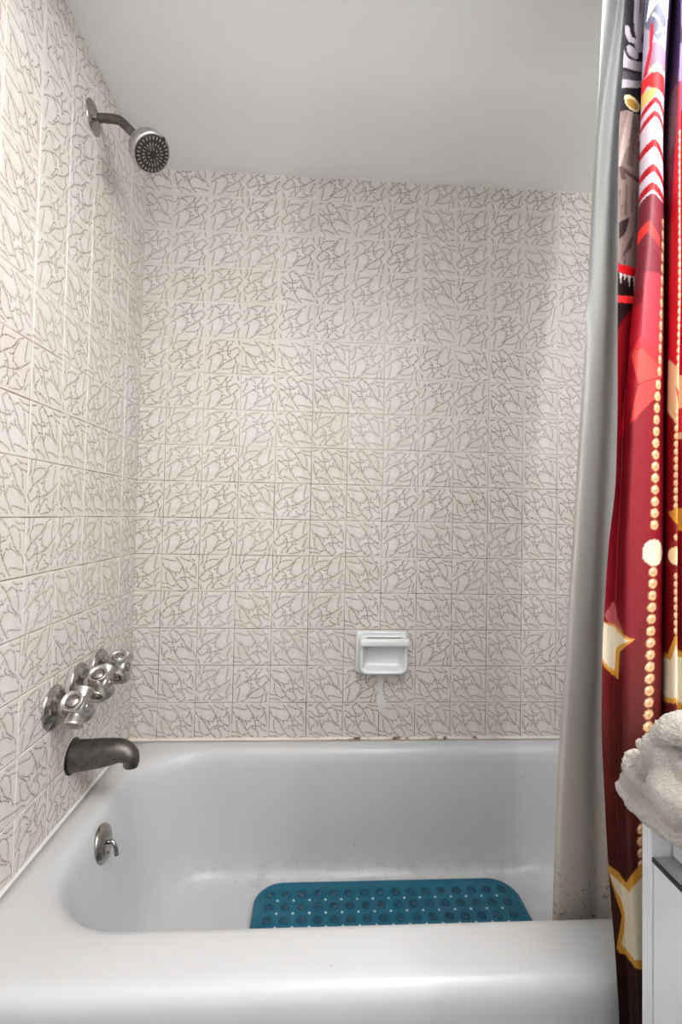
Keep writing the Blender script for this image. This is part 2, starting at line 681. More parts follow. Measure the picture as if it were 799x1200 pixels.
# ------------------------------------------------------------------ tub spout
sp = thing('tub_spout', 'dull grey metal tub spout low on the left tiled wall', 'faucet', (0, -0.335, 0.117))
bm = bmesh.new()
path = catmull([(0.0, 0, 0.0), (0.028, 0, 0.001), (0.072, 0, 0.005), (0.105, 0, 0.007), (0.1225, 0, 0.0), (0.1285, 0, -0.011), (0.1275, 0, -0.0225)], 5)
nr = 28
rr = []
for i, p in enumerate(path):
    s = i / (len(path) - 1)
    a = path[max(0, i - 1)]
    b = path[min(len(path) - 1, i + 1)]
    t = Vector(b - a).normalized()
    v = Vector((0, 1, 0))
    u = v.cross(t)
    hh = np.interp(s, [0, 0.3, 0.6, 0.8, 1.0], [0.036, 0.031, 0.022, 0.018, 0.0155])
    ww = np.interp(s, [0, 0.3, 0.6, 0.8, 1.0], [0.031, 0.028, 0.023, 0.020, 0.0165])
    lift = np.interp(s, [0, 0.5, 1], [0, 0.004, 0.0])
    rr.append([bm.verts.new(Vector(p) + Vector((0, 0, lift)) + u * math.cos(2 * PI * k / nr) * hh + v * math.sin(2 * PI * k / nr) * ww) for k in range(nr)])
for a, b in zip(rr[:-1], rr[1:]):
    for k in range(nr):
        bm.faces.new((a[k], a[(k + 1) % nr], b[(k + 1) % nr], b[k]))
bm.faces.new(rr[0])
bm.faces.new(rr[-1])
body = obj('spout_body', bm, M_NICKEL, sp)
bm = bmesh.new()
add_lathe(bm, (0.1275, 0, -0.0205), (0, 0, -1), [(0, 0.0125), (0.004, 0.0135), (0.0045, 0.010)], 24)
obj('outlet', bm, M_BLACK, sp)
bm = bmesh.new()
add_lathe(bm, (0.0, 0, 0.0), (1, 0, 0), [(0, 0.0385), (0.002, 0.0385), (0.003, 0.034)], 32)
obj('wall_gasket', bm, M_BLACK, sp)


# ------------------------------------------------------------------ valves: escutcheon, stem, cross handle of four flared arms
def make_valve(y, z, ang, label):
    v = thing('shower_valve', label, 'faucet', (0, y, z), 'three shower valves on the left wall')
    bm = bmesh.new()
    add_lathe(bm, (0, 0, 0), (1, 0, 0), [(0, 0.044), (0.002, 0.0445), (0.006, 0.042), (0.009, 0.034), (0.0105, 0.033), (0.0125, 0.026), (0.016, 0.018), (0.018, 0.0165)], 40)
    obj('escutcheon', bm, M_CHROME, v)
    bm = bmesh.new()
    add_lathe(bm, (0.015, 0, 0), (1, 0, 0), [(0, 0.0165), (0.013, 0.0165), (0.0135, 0.0145), (0.030, 0.0145)], 28)
    obj('stem', bm, M_HANDLE, v)
    bm = bmesh.new()
    add_lathe(bm, (0.032, 0, 0), (1, 0, 0), [(0, 0.016), (0.003, 0.022), (0.033, 0.022), (0.037, 0.019), (0.039, 0.010)], 28)
    hub = obj('handle_hub', bm, M_HANDLE, v)
    cx = 0.051
    for k in range(4):
        a = ang + k * PI / 2
        d = Vector((0, math.cos(a), math.sin(a)))
        bm = bmesh.new()
        add_lathe(bm, Vector((cx, 0, 0)) + d * 0.006, d, [(0, 0.016), (0.012, 0.016), (0.02, 0.0175), (0.028, 0.0205), (0.031, 0.0208), (0.032, 0.0195), (0.0305, 0.0165), (0.027, 0.013)], 26)
        arm = obj('handle_arm', bm, M_HANDLE, hub)
        bm = bmesh.new()
        add_lathe(bm, Vector((cx, 0, 0)) + d * 0.0328, d, [(0, 0.0125), (0.001, 0.0128), (0.0032, 0.0105), (0.0042, 0.002)], 22)
        cap = obj('end_cap', bm, M_CHROME, hub)
        bm = bmesh.new()
        add_lathe(bm, Vector((cx, 0, 0)) + d * 0.032, d, [(0, 0.0172), (0.0014, 0.0176), (0.0017, 0.0128), (0.0004, 0.0125)], 26, False, False)
        obj('dark_ring', bm, M_BLACK, hub)
    bm = bmesh.new()
    add_lathe(bm, (0.0705, 0, 0), (1, 0, 0), [(0, 0.011), (0.002, 0.011), (0.0035, 0.008)], 22)
    obj('hub_button', bm, M_CHROME, v)
    return v


make_valve(-0.425, 0.259, math.radians(140), 'chrome cross-handle shower valve nearest the camera, big round end ring showing')
make_valve(-0.318, 0.272, math.radians(128), 'middle one of three chrome cross-handle shower valves')
make_valve(-0.215, 0.276, math.radians(-62), 'chrome cross-handle shower valve nearest the back wall corner')

# ------------------------------------------------------------------ shower head
sh = thing('showerhead', 'chrome shower head on a bent arm high on the left wall', 'shower head', (0, -0.345, 1.560))
bm = bmesh.new()
add_lathe(bm, (0, 0, 0), (1, 0, 0), [(0, 0.036), (0.002, 0.0365), (0.005, 0.033), (0.009, 0.020), (0.012, 0.013), (0.014, 0.0115)], 40)
obj('wall_flange', bm, M_CHROME, sh)
hc = Vector((0.139, -0.010, -0.083))          # centre of the face
hax = Vector((0.60, -0.30, -0.74)).normalized()
neck = hc - hax * 0.062
pth = catmull([(0.004, 0, 0), (0.03, 0, 0.0005), (0.054, 0, -0.001), (0.070, -0.0005, -0.010), tuple(neck)], 8)
bm = bmesh.new()
add_tube(bm, pth, 0.0098, 20)
obj('shower_arm', bm, M_NICKEL, sh)
bm = bmesh.new()
add_lathe(bm, neck - hax * 0.004, hax, [(0, 0.0125), (0.010, 0.013), (0.012, 0.0155), (0.018, 0.018), (0.026, 0.029), (0.034, 0.0385), (0.042, 0.0425), (0.060, 0.0445), (0.065, 0.0435), (0.066, 0.039)], 48)
obj('head_shell', bm, M_HANDLE, sh)
bm = bmesh.new()
add_lathe(bm, hc - hax * 0.0015, hax, [(0, 0.040), (0.003, 0.040), (0.0045, 0.038), (0.0047, 0.026), (0.0032, 0.025), (0.0032, 0.018), (0.0062, 0.016), (0.0068, 0.004)], 48)
face = obj('spray_face', bm, M_DARK, sh)
u, v, d = frame(hax)
bm = bmesh.new()
for cnt, rad, ln, wd in ((26, 0.0335, 0.006, 0.0011), (20, 0.0215, 0.0055, 0.0011), (9, 0.011, 0.003, 0.0012)):
    for k in range(cnt):
        a = 2 * PI * k / cnt
        e = u * math.cos(a) + v * math.sin(a)
        w = d.cross(e)
        c = hc + e * rad + d * (0.0031 if rad > 0.03 else 0.0028 if rad > 0.015 else 0.0056)
        p = [c + e * ln * sx + w * wd * (1.0 if sx > 0 else 0.6) * sy for sx in (-0.5, 0.5) for sy in (-1, 1)]
        lo = [bm.verts.new(q) for q in p]
        hi = [bm.verts.new(q + d * 0.0014) for q in p]
        for f in ((0, 1, 3, 2),):
            bm.faces.new([hi[i] for i in f])
        for i, j in ((0, 1), (1, 3), (3, 2), (2, 0)):
            bm.faces.new((lo[i], lo[j], hi[j], hi[i]))
noz = obj('spray_nozzles', bm, M_NOZ, sh, False)
noz['kind'] = 'stuff'
bm = bmesh.new()
tab = hc + (Vector((0.1, 0, 1)) - hax * hax.dot(Vector((0.1, 0, 1)))).normalized() * 0.0405
add_lathe(bm, tab - hax * 0.008, hax, [(0, 0.004), (0.010, 0.0045), (0.013, 0.003)], 12)
obj('spray_tab', bm, M_DARK, sh)

# ------------------------------------------------------------------ soap dish
sx0, sx1, sz0, sz1 = 0.6535, 0.806, 0.194, 0.320
sd = thing('soap_dish', 'white ceramic soap dish with grab bar on back wall tiles', 'soap dish', ((sx0 + sx1) / 2, -0.002, sz0))
bm = bmesh.new()
add_box(bm, (-0.0765, -0.011, 0.004), (0.0765, 0.0, 0.126), 0.006, 3)
obj('back_plate', bm, M_CERAMIC, sd)
bm = bmesh.new()
# projecting bowl: a loft of rounded outlines, hollow from the front
xs0, xs1 = -0.062, 0.076


def bowl_ring(y, x0, x1, z0, z1, r):
    return [bm.verts.new((px, y, pz)) for px, pz in rrect(x0, x1, z0, z1, r, 8, 4)]


seq = [(-0.008, xs0 - 0.006, xs1, 0.005, 0.122, 0.016), (-0.024, xs0 - 0.005, xs1 - 0.001, 0.006, 0.121, 0.018), (-0.037, xs0 - 0.004, xs1 - 0.002, 0.007, 0.120, 0.020), (-0.041, xs0, xs1 - 0.005, 0.010, 0.118, 0.020),
       (-0.0405, xs0 + 0.004, xs1 - 0.009, 0.015, 0.115, 0.018), (-0.034, xs0 + 0.007, xs1 - 0.012, 0.019, 0.113, 0.016), (-0.018, xs0 + 0.011, xs1 - 0.016, 0.024, 0.111, 0.014), (-0.0115, xs0 + 0.019, xs1 - 0.024, 0.034, 0.103, 0.010)]
lp = [bowl_ring(*s) for s in seq]
for a, b in zip(lp[:-1], lp[1:]):
    k = len(a)
    for i in range(k):
        bm.faces.new((a[i], a[(i + 1) % k], b[(i + 1) % k], b[i]))
bm.faces.new(lp[-1])
obj('dish_bowl', bm, M_CERAMIC, sd)
bm = bmesh.new()
add_box(bm, (-0.068, -0.056, 0.090), (0.079, -0.035, 0.113), 0.008, 4)
add_box(bm, (-0.066, -0.045, 0.093), (-0.054, -0.008, 0.112), 0.004, 2)
add_box(bm, (0.063, -0.045, 0.093), (0.076, -0.008, 0.112), 0.004, 2)
obj('grab_bar', bm, M_CERAMIC, sd)
# smear of sealant that ran down the tiles
bm = bmesh.new()
rows = [(0.002, 0.014, 0.022), (-0.012, 0.011, 0.014), (-0.03, 0.006, 0.007), (-0.05, 0.005, 0.0065), (-0.068, 0.006, 0.009), (-0.084, 0.010, 0.017), (-0.098, 0.007, 0.019), (-0.110, 0.004, 0.008), (-0.116, 0.001, 0.002)]
prev = None
for z, a, b in rows:
    cxs = 0.0
    cur = [bm.verts.new((cxs - a, -0.0008, z)), bm.verts.new((cxs - a * 0.5, -0.0032, z)), bm.verts.new((cxs + b * 0.4, -0.0030, z)), bm.verts.new((cxs + b, -0.0008, z))]
    if prev:
        for k in range(3):
            bm.faces.new((prev[k], cur[k], cur[k + 1], prev[k + 1]))
    prev = cur
dr = obj('sealant_drip', bm, M_SEAL, sd)

# ------------------------------------------------------------------ bath mat
mx0, mx1, my0, my1, mz = 0.392, 1.078, -0.495, -0.130, -0.3235
bmat = thing('bath_mat', 'teal vinyl bath mat with round suction cups on the tub floor', 'bath mat', ((mx0 + mx1) / 2, (my0 + my1) / 2, mz))
hx, hy = (mx1 - mx0) / 2, (my1 - my0) / 2
bm = bmesh.new()
st = [(-0.0015, 0.003), (0.001, 0.0), (0.0045, 0.0), (0.0065, 0.002), (0.0065, 0.010), (0.0045, 0.0115)]
lp = []
for z, ins in st:
    lp.append([bm.verts.new((px, py, z)) for px, py in rrect(-hx + ins, hx - ins, -hy + ins, hy - ins, 0.07 - ins, 10, 12)])
for a, b in zip(lp[:-1], lp[1:]):
    k = len(a)
    for i in range(k):
        bm.faces.new((a[i], a[(i + 1) % k], b[(i + 1) % k], b[i]))
bm.faces.new(lp[-1])
obj('mat_sheet', bm, M_MAT, bmat)
bm = bmesh.new()
add_lathe(bm, (0, 0, 0.0), (0, 0, 1), [(0, 0.0125), (0.0018, 0.0122), (0.003, 0.0105), (0.003, 0.0085), (0.0012, 0.0065), (0.0012, 0.001)], 14, False, True)
cup0 = obj('suction_cup', bm, M_CUP, bmat)
nc, nrw = 16, 8
dx, dy = 0.0405, 0.0405
first = True
holes = []
for j in range(nrw):
    for i in range(nc):
        px = (i - (nc - 1) / 2) * dx
        py = (j - (nrw - 1) / 2) * dy
        if abs(px) > hx - 0.05 and abs(py) > hy - 0.03:
            continue
        o = cup0
        if not first:
            o = cup0.copy()
            COL.objects.link(o)
        first = False
        o.location = (px, py, 0.0044)
        if i < nc - 1 and j < nrw - 1:
            holes.append((px + dx / 2, py + dy / 2))
bm = bmesh.new()
for px, py in holes:
    add_lathe(bm, (px, py, 0.0044), (0, 0, 1), [(0, 0.0034), (0.0012, 0.003), (0.0014, 0.0012)], 8, False, True)
hl = obj('drain_hole', bm, M_HOLE, bmat)
hl['kind'] = 'stuff'


# ------------------------------------------------------------------ curtain rod
rod = thing('curtain_rod', 'white curtain rod carrying the shower curtain and liner', 'curtain rod', (XR / 2, -0.752, 1.606))
bm = bmesh.new()
add_tube(bm, [(-XR / 2 + 0.003, 0, 0), (0, 0, 0), (XR / 2 - 0.001, 0, 0)], 0.0125, 16)
obj('rod_tube', bm, M_PAINT, rod)

# ------------------------------------------------------------------ hanging cloth
ZTOP = 1.588


def feature_x(rows, yfun, zs, k):
    """rows: (py, px); yfun(z): plane the feature hangs in; x of the feature at each height"""
    kz, kx = [], []
    for py, px in rows:
        yp = -0.72
        for _ in range(4):
            p = at(px, py, 1, yp)
            yp = float(yfun(p.z))
        kz.append(p.z)
        kx.append(p.x)
    o_ = np.argsort(kz)
    f = np.interp(zs, np.array(kz)[o_], np.array(kx)[o_])
    return np.convolve(np.pad(f, k // 2, mode='edge'), np.ones(k) / k, mode='valid')


def spline_cols(ctrl, ts):
    """ctrl (rows, n); Catmull-Rom along n at parameters ts"""
    n = ctrl.shape[1]
    i = np.clip(np.floor(ts).astype(int), 0, n - 2)
    t = ts - i
    a = ctrl[:, np.clip(i - 1, 0, n - 1)]
    b = ctrl[:, i]
    c = ctrl[:, i + 1]
    d = ctrl[:, np.clip(i + 2, 0, n - 1)]
    return 0.5 * ((2 * b) + (c - a) * t + (2 * a - 5 * b + 4 * c - d) * t * t + (3 * b - a - 3 * c + d) * t ** 3)


def grid_object(name, X, Y, Z, m, attr=None, thick=0.0006):
    R, C = X.shape
    co = np.stack([X, Y, Z], -1).reshape(-1, 3)
    idx = np.arange(R * C).reshape(R, C)
    f = np.stack([idx[:-1, :-1], idx[:-1, 1:], idx[1:, 1:], idx[1:, :-1]], -1).reshape(-1, 4)
    me = bpy.data.meshes.new(name)
    me.vertices.add(len(co))
    me.vertices.foreach_set('co', co.ravel().astype(np.float32))
    me.loops.add(f.size)
    me.loops.foreach_set('vertex_index', f.ravel().astype(np.int32))
    me.polygons.add(len(f))
    me.polygons.foreach_set('loop_start', np.arange(0, f.size, 4, dtype=np.int32))
    me.polygons.foreach_set('use_smooth', np.ones(len(f), dtype=bool))
    me.update(calc_edges=True)
    if attr is not None:
        a = me.attributes.new('print', 'FLOAT_COLOR', 'POINT')
        rgba = np.ones((R * C, 4), np.float32)
        rgba[:, :3] = attr.reshape(-1, 3)
        a.data.foreach_set('color', rgba.ravel())
    me.materials.append(m)
    return link(bpy.data.objects.new(name, me))


# ---- liner (hangs inside the tub)
zs = np.linspace(-0.125, ZTOP, 220)
LT = [(0, 707, 725, 732, 739, 746), (110, 700, 707, 721, 732, 742), (222, 693, 697, 712, 724, 735), (400, 686, 691, 706, 719, 733), (500, 680, 685, 702, 715, 731), (730, 664, 669, 690, 704, 724),
      (860, 655, 661, 681, 697, 717), (1000, 650, 657, 682, 699, 720), (1070, 648, 655, 683, 700, 722)]


def liner_base(z):
    return np.interp(z, [-0.13, 0.0, 0.4, ZTOP], [-0.598, -0.610, -0.650, -0.728])


base = liner_base(zs)
amp_l = lambda z: np.interp(z, [-0.13, 0.1, 0.8, ZTOP], [0.6, 0.6, 0.8, 1.0])
offs = [lambda z: np.interp(z, [0.85, 1.35], [0.010, -0.034]), lambda z: np.interp(z, [0.85, 1.35], [-0.014, 0.010]), lambda z: -0.010,
        lambda z: np.interp(z, [0.2, 0.8], [0.010, 0.003]), lambda z: -0.012]
cx_ = [feature_x([(r[0], r[1 + c]) for r in LT], lambda z, c=c: liner_base(z) + offs[c](z) * amp_l(z), zs, 25) for c in range(5)]
ylo = amp_l(zs)
cy_ = [base + o(zs) * ylo for o in offs]
xend = np.interp(zs, [-0.13, 0.77, ZTOP], [1.20, 1.27, 1.36])
nx = 9
for k in range(1, nx + 1):
    cx_.append(cx_[4] + (xend - cx_[4]) * k / nx)
    cy_.append(base + (0.016 if k % 2 else -0.014) * ylo)
ctrlx, ctrly = np.stack(cx_, 1), np.stack(cy_, 1)
ts = np.linspace(0, ctrlx.shape[1] - 1, 13 * 9 + 1)
X, Y = spline_cols(ctrlx, ts), spline_cols(ctrly, ts)
Z = np.repeat(zs[:, None], len(ts), 1)
Y = Y + 0.0016 * np.sin(Z * 9 + X * 40)
liner = grid_object('shower_liner', X, Y, Z, M_LINER)
tag(liner, 'plain grey-white shower liner hanging inside the tub, mildewed hem', 'shower curtain')

# ---- printed curtain (hangs outside the tub)
CT = [  # py, hem, valley, lit ridge, right edge of the pleat, next ridge
    (0, 735, 757, 773, 786, 801), (80, 730, 753, 771, 781, 799), (160, 724, 750, 768, 777, 798), (250, 724, 748, 763, 777, 797), (330, 724, 744, 757, 776, 797), (400, 724, 738, 752, 776, 796),
    (480, 724, 733, 746, 776, 795), (570, 721, 729, 741, 776, 795), (640, 712, 724, 738, 775, 794), (770, 706, 721, 738, 773, 793), (860, 705, 721, 739, 772, 793), (1000, 711, 726, 743, 775, 796),
    (1080, 717, 731, 747, 779, 800), (1200, 726, 739, 754, 785, 806)]
zs = np.linspace(-0.355, ZTOP, 1150)
mid = -0.772
ysh_f = lambda z: np.interp(z, [-0.36, 0.08, 0.5, ZTOP], [-0.026, -0.024, -0.004, 0.0])
amp_f = lambda z: np.interp(z, [-0.36, 0.08, 0.5, ZTOP], [0.45, 0.45, 0.9, 1.0])
val_f = lambda z: np.interp(z, [0.5, 0.9, 1.15], [0.10, 0.5, 1.0])     # how deep the first fold runs
yF = [lambda z: mid + ysh_f(z) + (0.004 - 0.008 * (1 - val_f(z))) * amp_f(z),
      lambda z: mid + ysh_f(z) + 0.020 * val_f(z) * amp_f(z),
      lambda z: mid + ysh_f(z) + (-0.006) * amp_f(z),
      lambda z: mid + ysh_f(z) - 0.026 * amp_f(z),
      lambda z: mid + ysh_f(z) - 0.006 * amp_f(z),
      lambda z: mid + ysh_f(z) + 0.030 * amp_f(z),
      lambda z: mid + ysh_f(z) - 0.010 * amp_f(z),
      lambda z: mid + ysh_f(z) - 0.026 * amp_f(z)]
ROWS = []
for py, L, V, R1, E1, C in CT:
    dv = 2.0 if py < 450 else -2.0
    ROWS.append((py, L, V + dv, V + (0.0 if py < 450 else 3.0), R1, E1, E1 + 0.5, E1 + 7.5, C))
xs_ = [feature_x([(r[0], r[1 + c]) for r in ROWS], yF[c], zs, 41) for c in range(8)]
ys_ = [yF[c](zs) for c in range(8)]
ysh, amp = ysh_f(zs), amp_f(zs)
xend = np.interp(zs, [-0.36, 0, 0.87, ZTOP], [1.235, 1.24, 1.293, 1.362])
nx = 9
for k in range(1, nx + 1):
    xs_.append(xs_[7] + (xend - xs_[7]) * k / nx)
    ys_.append(mid + ysh + (0.028 if k % 2 else -0.026) * amp)
ctrlx, ctrly = np.stack(xs_, 1), np.stack(ys_, 1)
ts = np.concatenate([np.linspace(0, 8, 190, endpoint=False), np.linspace(8, ctrlx.shape[1] - 1, 74)])
X, Y = spline_cols(ctrlx, ts), spline_cols(ctrly, ts)
Z = np.repeat(zs[:, None], len(ts), 1)
Y = Y + 0.0012 * np.sin(Z * 11 + X * 30) * (Z > -0.4)

# the print, laid out in cloth coordinates (t across the folds, z up the cloth)
PYK = np.array([r[0] for r in CT], float)
PXK = np.array([r[1:] for r in CT], float)
ZK = np.array([at(760, r[0], 1, -0.78).z for r in CT])
TT = np.array([0, 1, 2, 3, 5], float)


def tz(px, py):
    L, V, R1, E1, C = [np.interp(py, PYK, PXK[:, c]) for c in range(5)]
    if py < 450:
        f, g = [L, V - 0.3, V, R1, E1, E1 + 3.5, E1 + 7.5, C, C + 24], [0, 0.93, 1.95, 3, 4.05, 5.55, 6, 7, 9]
    else:
        f, g = [L, V - 2, V + 3, R1, E1, E1 + 3.5, E1 + 7.5, C, C + 24], [0, 1, 2, 3, 4.05, 5.55, 6, 7, 9]
    t = np.interp(px, f, g) if px >= f[0] else (px - f[0]) / 18.0
    if py > 1200:
        z = ZK[-1] - (py - 1200) * 0.00125
    else:
        z = np.interp(py, PYK, ZK) if py > 0 else ZTOP + 0.01
    return t, z


TG = np.repeat(ts[None, :], len(zs), 0)
PR = np.zeros((len(zs), len(ts), 3))


def c3(c):
    return np.array(srgb(*c)[:3])


# ground: violet at the top, crimson in the middle, brown at the hem
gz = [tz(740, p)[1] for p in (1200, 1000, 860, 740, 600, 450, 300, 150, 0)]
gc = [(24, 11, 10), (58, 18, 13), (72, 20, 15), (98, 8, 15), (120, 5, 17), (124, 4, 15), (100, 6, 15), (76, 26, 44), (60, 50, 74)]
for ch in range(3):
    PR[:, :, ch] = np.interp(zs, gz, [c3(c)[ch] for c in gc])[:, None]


def poly(pts, colr, blend=1.0):
    q = np.array([tz(*p) for p in pts])
    t0, t1 = q[:, 0].min(), q[:, 0].max()
    z0, z1 = q[:, 1].min(), q[:, 1].max()
    ri = np.where((zs >= z0) & (zs <= z1))[0]
    ci = np.where((ts >= t0) & (ts <= t1))[0]
    if len(ri) == 0 or len(ci) == 0:
        return
    A, B = np.meshgrid(ts[ci], zs[ri])
    ins = np.zeros(A.shape, bool)
    n = len(q)
    for i in range(n):
        xa, ya = q[i]
        xb, yb = q[(i + 1) % n]
        if ya == yb:
            continue
        cr = ((ya > B) != (yb > B)) & (A < (xb - xa) * (B - ya) / (yb - ya) + xa)
        ins ^= cr
    sub = PR[ri[0]:ri[-1] + 1, ci[0]:ci[-1] + 1]
    sub[ins] = sub[ins] * (1 - blend) + c3(colr) * blend


def ell(cx, cy, rx, ry, colr, n=20, blend=1.0):
    poly([(cx + rx * math.cos(2 * PI * k / n), cy + ry * math.sin(2 * PI * k / n)) for k in range(n)], colr, blend)


def stroke(a, b, w, colr):
    dx, dy = b[0] - a[0], b[1] - a[1]
    L = math.hypot(dx, dy)
    nx_, ny_ = -dy / L * w / 2, dx / L * w / 2
    poly([(a[0] + nx_, a[1] + ny_), (b[0] + nx_, b[1] + ny_), (b[0] - nx_, b[1] - ny_), (a[0] - nx_, a[1] - ny_)], colr)


BLK, GRY, TAU, RED, CRI, COR, WHT, GOLD, CRM = (24, 20, 26), (150, 143, 152), (112, 94, 90), (166, 10, 24), (150, 0, 24), (196, 66, 60), (192, 178, 188), (184, 130, 46), (202, 190, 166)
# hem strip, upper: black with pale strokes
poly([(718, 0), (757, 0), (752, 100), (748, 125), (718, 140)], BLK)
poly([(740, 0), (749, 0), (748, 20), (753, 0), (757, 0), (752, 22), (748, 34), (744, 20)], GRY)
poly([(733, 22), (739, 20), (742, 30), (752, 26), (753, 40), (747, 44), (744, 36), (739, 38), (734, 32)], GRY)
ell(742, 47, 6, 7, GRY)
poly([(731, 50), (738, 58), (752, 52), (752, 64), (730, 73)], (150, 142, 148))
poly([(728, 88), (752, 74), (752, 82), (729, 98)], (150, 142, 148))
poly([(729, 78), (752, 66), (752, 74), (729, 88)], (64, 58, 66))
ell(741, 108, 8, 8.5, (214, 200, 160))
ell(741, 109, 6, 5.5, (168, 132, 62))
# hem strip, middle: taupe folds with dark seams
poly([(724, 130), (737, 119), (748, 118), (747, 300), (741, 308), (724, 306)], TAU)
poly([(737, 119), (742, 118), (736, 160), (727, 192), (724, 192)], (150, 132, 130))
poly([(742, 118), (746, 130), (740, 185), (735, 185)], (84, 68, 66))
poly([(725, 192), (730, 189), (748, 197), (748, 202), (732, 196), (734, 203), (729, 206)], (66, 48, 46))
poly([(726, 258), (737, 247), (733, 268), (725, 280)], (36, 22, 24))
poly([(735, 280), (741, 262), (738, 284), (729, 300)], (58, 42, 42))
for xx, a, b in ((729, 236, 250), (734, 210, 246), (740, 212, 240), (727, 218, 236), (744, 210, 262), (733, 290, 306)):
    stroke((xx, a), (xx - 1, b), 1.4, (78, 58, 56))
poly([(724, 308), (735, 306), (745, 309), (744, 318), (724, 316)], (188, 8, 22))
poly([(724, 317), (745, 318), (745, 345), (724, 396)], (30, 10, 14))
for xx, l in ((728, 330), (732, 325), (736, 331), (741, 337)):
    poly([(xx - 1.5, 317), (xx + 2, 317), (xx + 0.5, l)], (196, 180, 178))
poly([(722, 392), (736, 360), (742, 350), (740, 420), (733, 480), (722, 520)], (120, 6, 16))
poly([(733, 480), (736, 400), (741, 362), (752, 362), (750, 430), (744, 475), (728, 515), (722, 516)], CRI)
poly([(724, 345), (745, 335), (757, 314), (776, 308), (776, 320), (758, 328), (745, 344), (725, 353)], (222, 44, 46))
# pleat, upper: slate and white diamonds
poly([(757, 0), (790, 0), (781, 80), (777, 135), (749, 140), (753, 80)], (172, 162, 180))
poly([(759, 0), (772, 0), (780, 40), (771, 62), (757, 30)], (104, 104, 124))
poly([(774, 0), (786, 0), (783, 38), (770, 14)], (184, 186, 206))
stroke((780, 0), (760, 28), 2.2, (238, 238, 246))
stroke((766, 26), (781, 64), 2.2, (238, 232, 240))
stroke((783, 34), (769, 52), 2.0, (238, 232, 240))
poly([(764, 60), (781, 66), (778, 86), (762, 90)], (150, 112, 134))
poly([(764, 36), (767, 38), (765, 70), (760, 94), (755, 94), (762, 66)], (190, 30, 52))
poly([(752, 92), (762, 96), (777, 84), (778, 114), (768, 118), (760, 108), (753, 114)], (214, 34, 38))
ell(770, 91, 8, 5, (224, 206, 164))
poly([(752, 112), (760, 112), (772, 118), (768, 126), (752, 138)], (214, 178, 104))
poly([(777, 0), (786, 0), (783, 60), (778, 62)], (206, 208, 226), 0.4)
# pleat, chevrons of red and white
poly([(748, 140), (768, 124), (778, 132), (778, 246), (746, 250)], WHT)
for k, (yl, yr, yt, h) in enumerate(((150, 134, 125, 7), (166, 151, 141, 7), (192, 187, 174, 9), (219, 217, 203, 9), (240, 234, 224, 9))):
    poly([(747, yl), (767 - k, yt), (779, yr), (779, yr + h), (767 - k, yt + h), (747, yl + h)], RED)
poly([(746, 250), (762, 237), (778, 240), (777, 322), (744, 352)], (106, 28, 40))
poly([(746, 282), (760, 268), (770, 282), (770, 294), (759, 280), (746, 291)], (226, 50, 44))
# pleat, coral petals
poly([(755, 328), (776, 322), (775, 440), (768, 452), (760, 420), (752, 400), (753, 370)], (160, 44, 56))
poly([(741, 417), (754, 414), (771, 432), (770, 442), (749, 454)], (204, 64, 58))
poly([(751, 399), (760, 404), (770, 424), (771, 431), (752, 413), (741, 417)], (190, 38, 44))
poly([(749, 456), (769, 444), (764, 470), (745, 496), (740, 500)], (196, 56, 54))
poly([(722, 516), (730, 510), (722, 520), (745, 495), (764, 470), (776, 455), (776, 640), (760, 700), (738, 760), (706, 720), (720, 590)], (112, 10, 26), 0.6)
# right of the pleat: dark cleft, violet then crimson
poly([(790, 0), (830, 0), (830, 60), (800, 62), (795, 20)], (150, 126, 176))
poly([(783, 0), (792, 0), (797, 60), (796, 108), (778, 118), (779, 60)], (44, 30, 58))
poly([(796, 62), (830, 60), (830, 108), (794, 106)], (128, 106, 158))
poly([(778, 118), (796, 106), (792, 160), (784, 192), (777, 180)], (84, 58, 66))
poly([(795, 106), (830, 106), (830, 440), (783, 440), (786, 260), (792, 160)], (172, 2, 28))
poly([(783, 420), (790, 432), (800, 436), (830, 430), (830, 512), (796, 508), (782, 480)], (204, 164, 124))
poly([(790, 455), (800, 470), (830, 476), (830, 500), (800, 505)], (178, 40, 40))


def bead(cx, cy, rx, ry):
    ell(cx, cy, rx, ry, (134, 80, 52), 16)
    ell(cx - 0.2, cy - 0.3, rx * 0.88, ry * 0.88, (206, 162, 118), 16)
    ell(cx + 0.5, cy + 0.9, rx * 0.4, ry * 0.36, (180, 132, 92), 10)
    ell(cx - rx * 0.3, cy - ry * 0.4, rx * 0.3, ry * 0.28, (232, 208, 186), 8)


y = 262.0
while y < 440:
    bead(np.interp(y, [262, 330, 400, 440], [776, 774, 772, 770.5]), y, 2.6, 6.2)
    y += 13.4
y = 452.0
while y < 870:
    if abs(y - 647) > 20:
        bead(np.interp(y, [450, 480, 580, 700, 760, 860], [769.5, 767.5, 765, 761, 759, 757]), y, np.interp(y, [450, 600], [3.4, 4.9]), np.interp(y, [450, 600, 700], [6.4, 6.0, 6.2]))
    y += 13.6
ell(763, 647, 12, 15.5, CRM)
ell(763, 647, 9, 12, (214, 200, 168))
y = 166.0
while y < 740:
    if not (440 < y < 478) and abs(y - 650) > 15 and not 594 < y < 620:
        bead(np.interp(y, [160, 310, 430, 500, 740], [797, 795.5, 794, 792, 790.5]), y, 3.0, 4.2)
    y += 8.9
y = 960.0
while y < 1000:
    bead(751, y, 4.5, 6)
    y += 13
ell(791, 650, 8, 10.5, (222, 196, 152))
poly([(783, 600), (796, 594), (830, 594), (830, 626), (790, 612)], GOLD)


def star(outer, inner):
    poly(outer, GOLD)
    poly(inner, CRM)


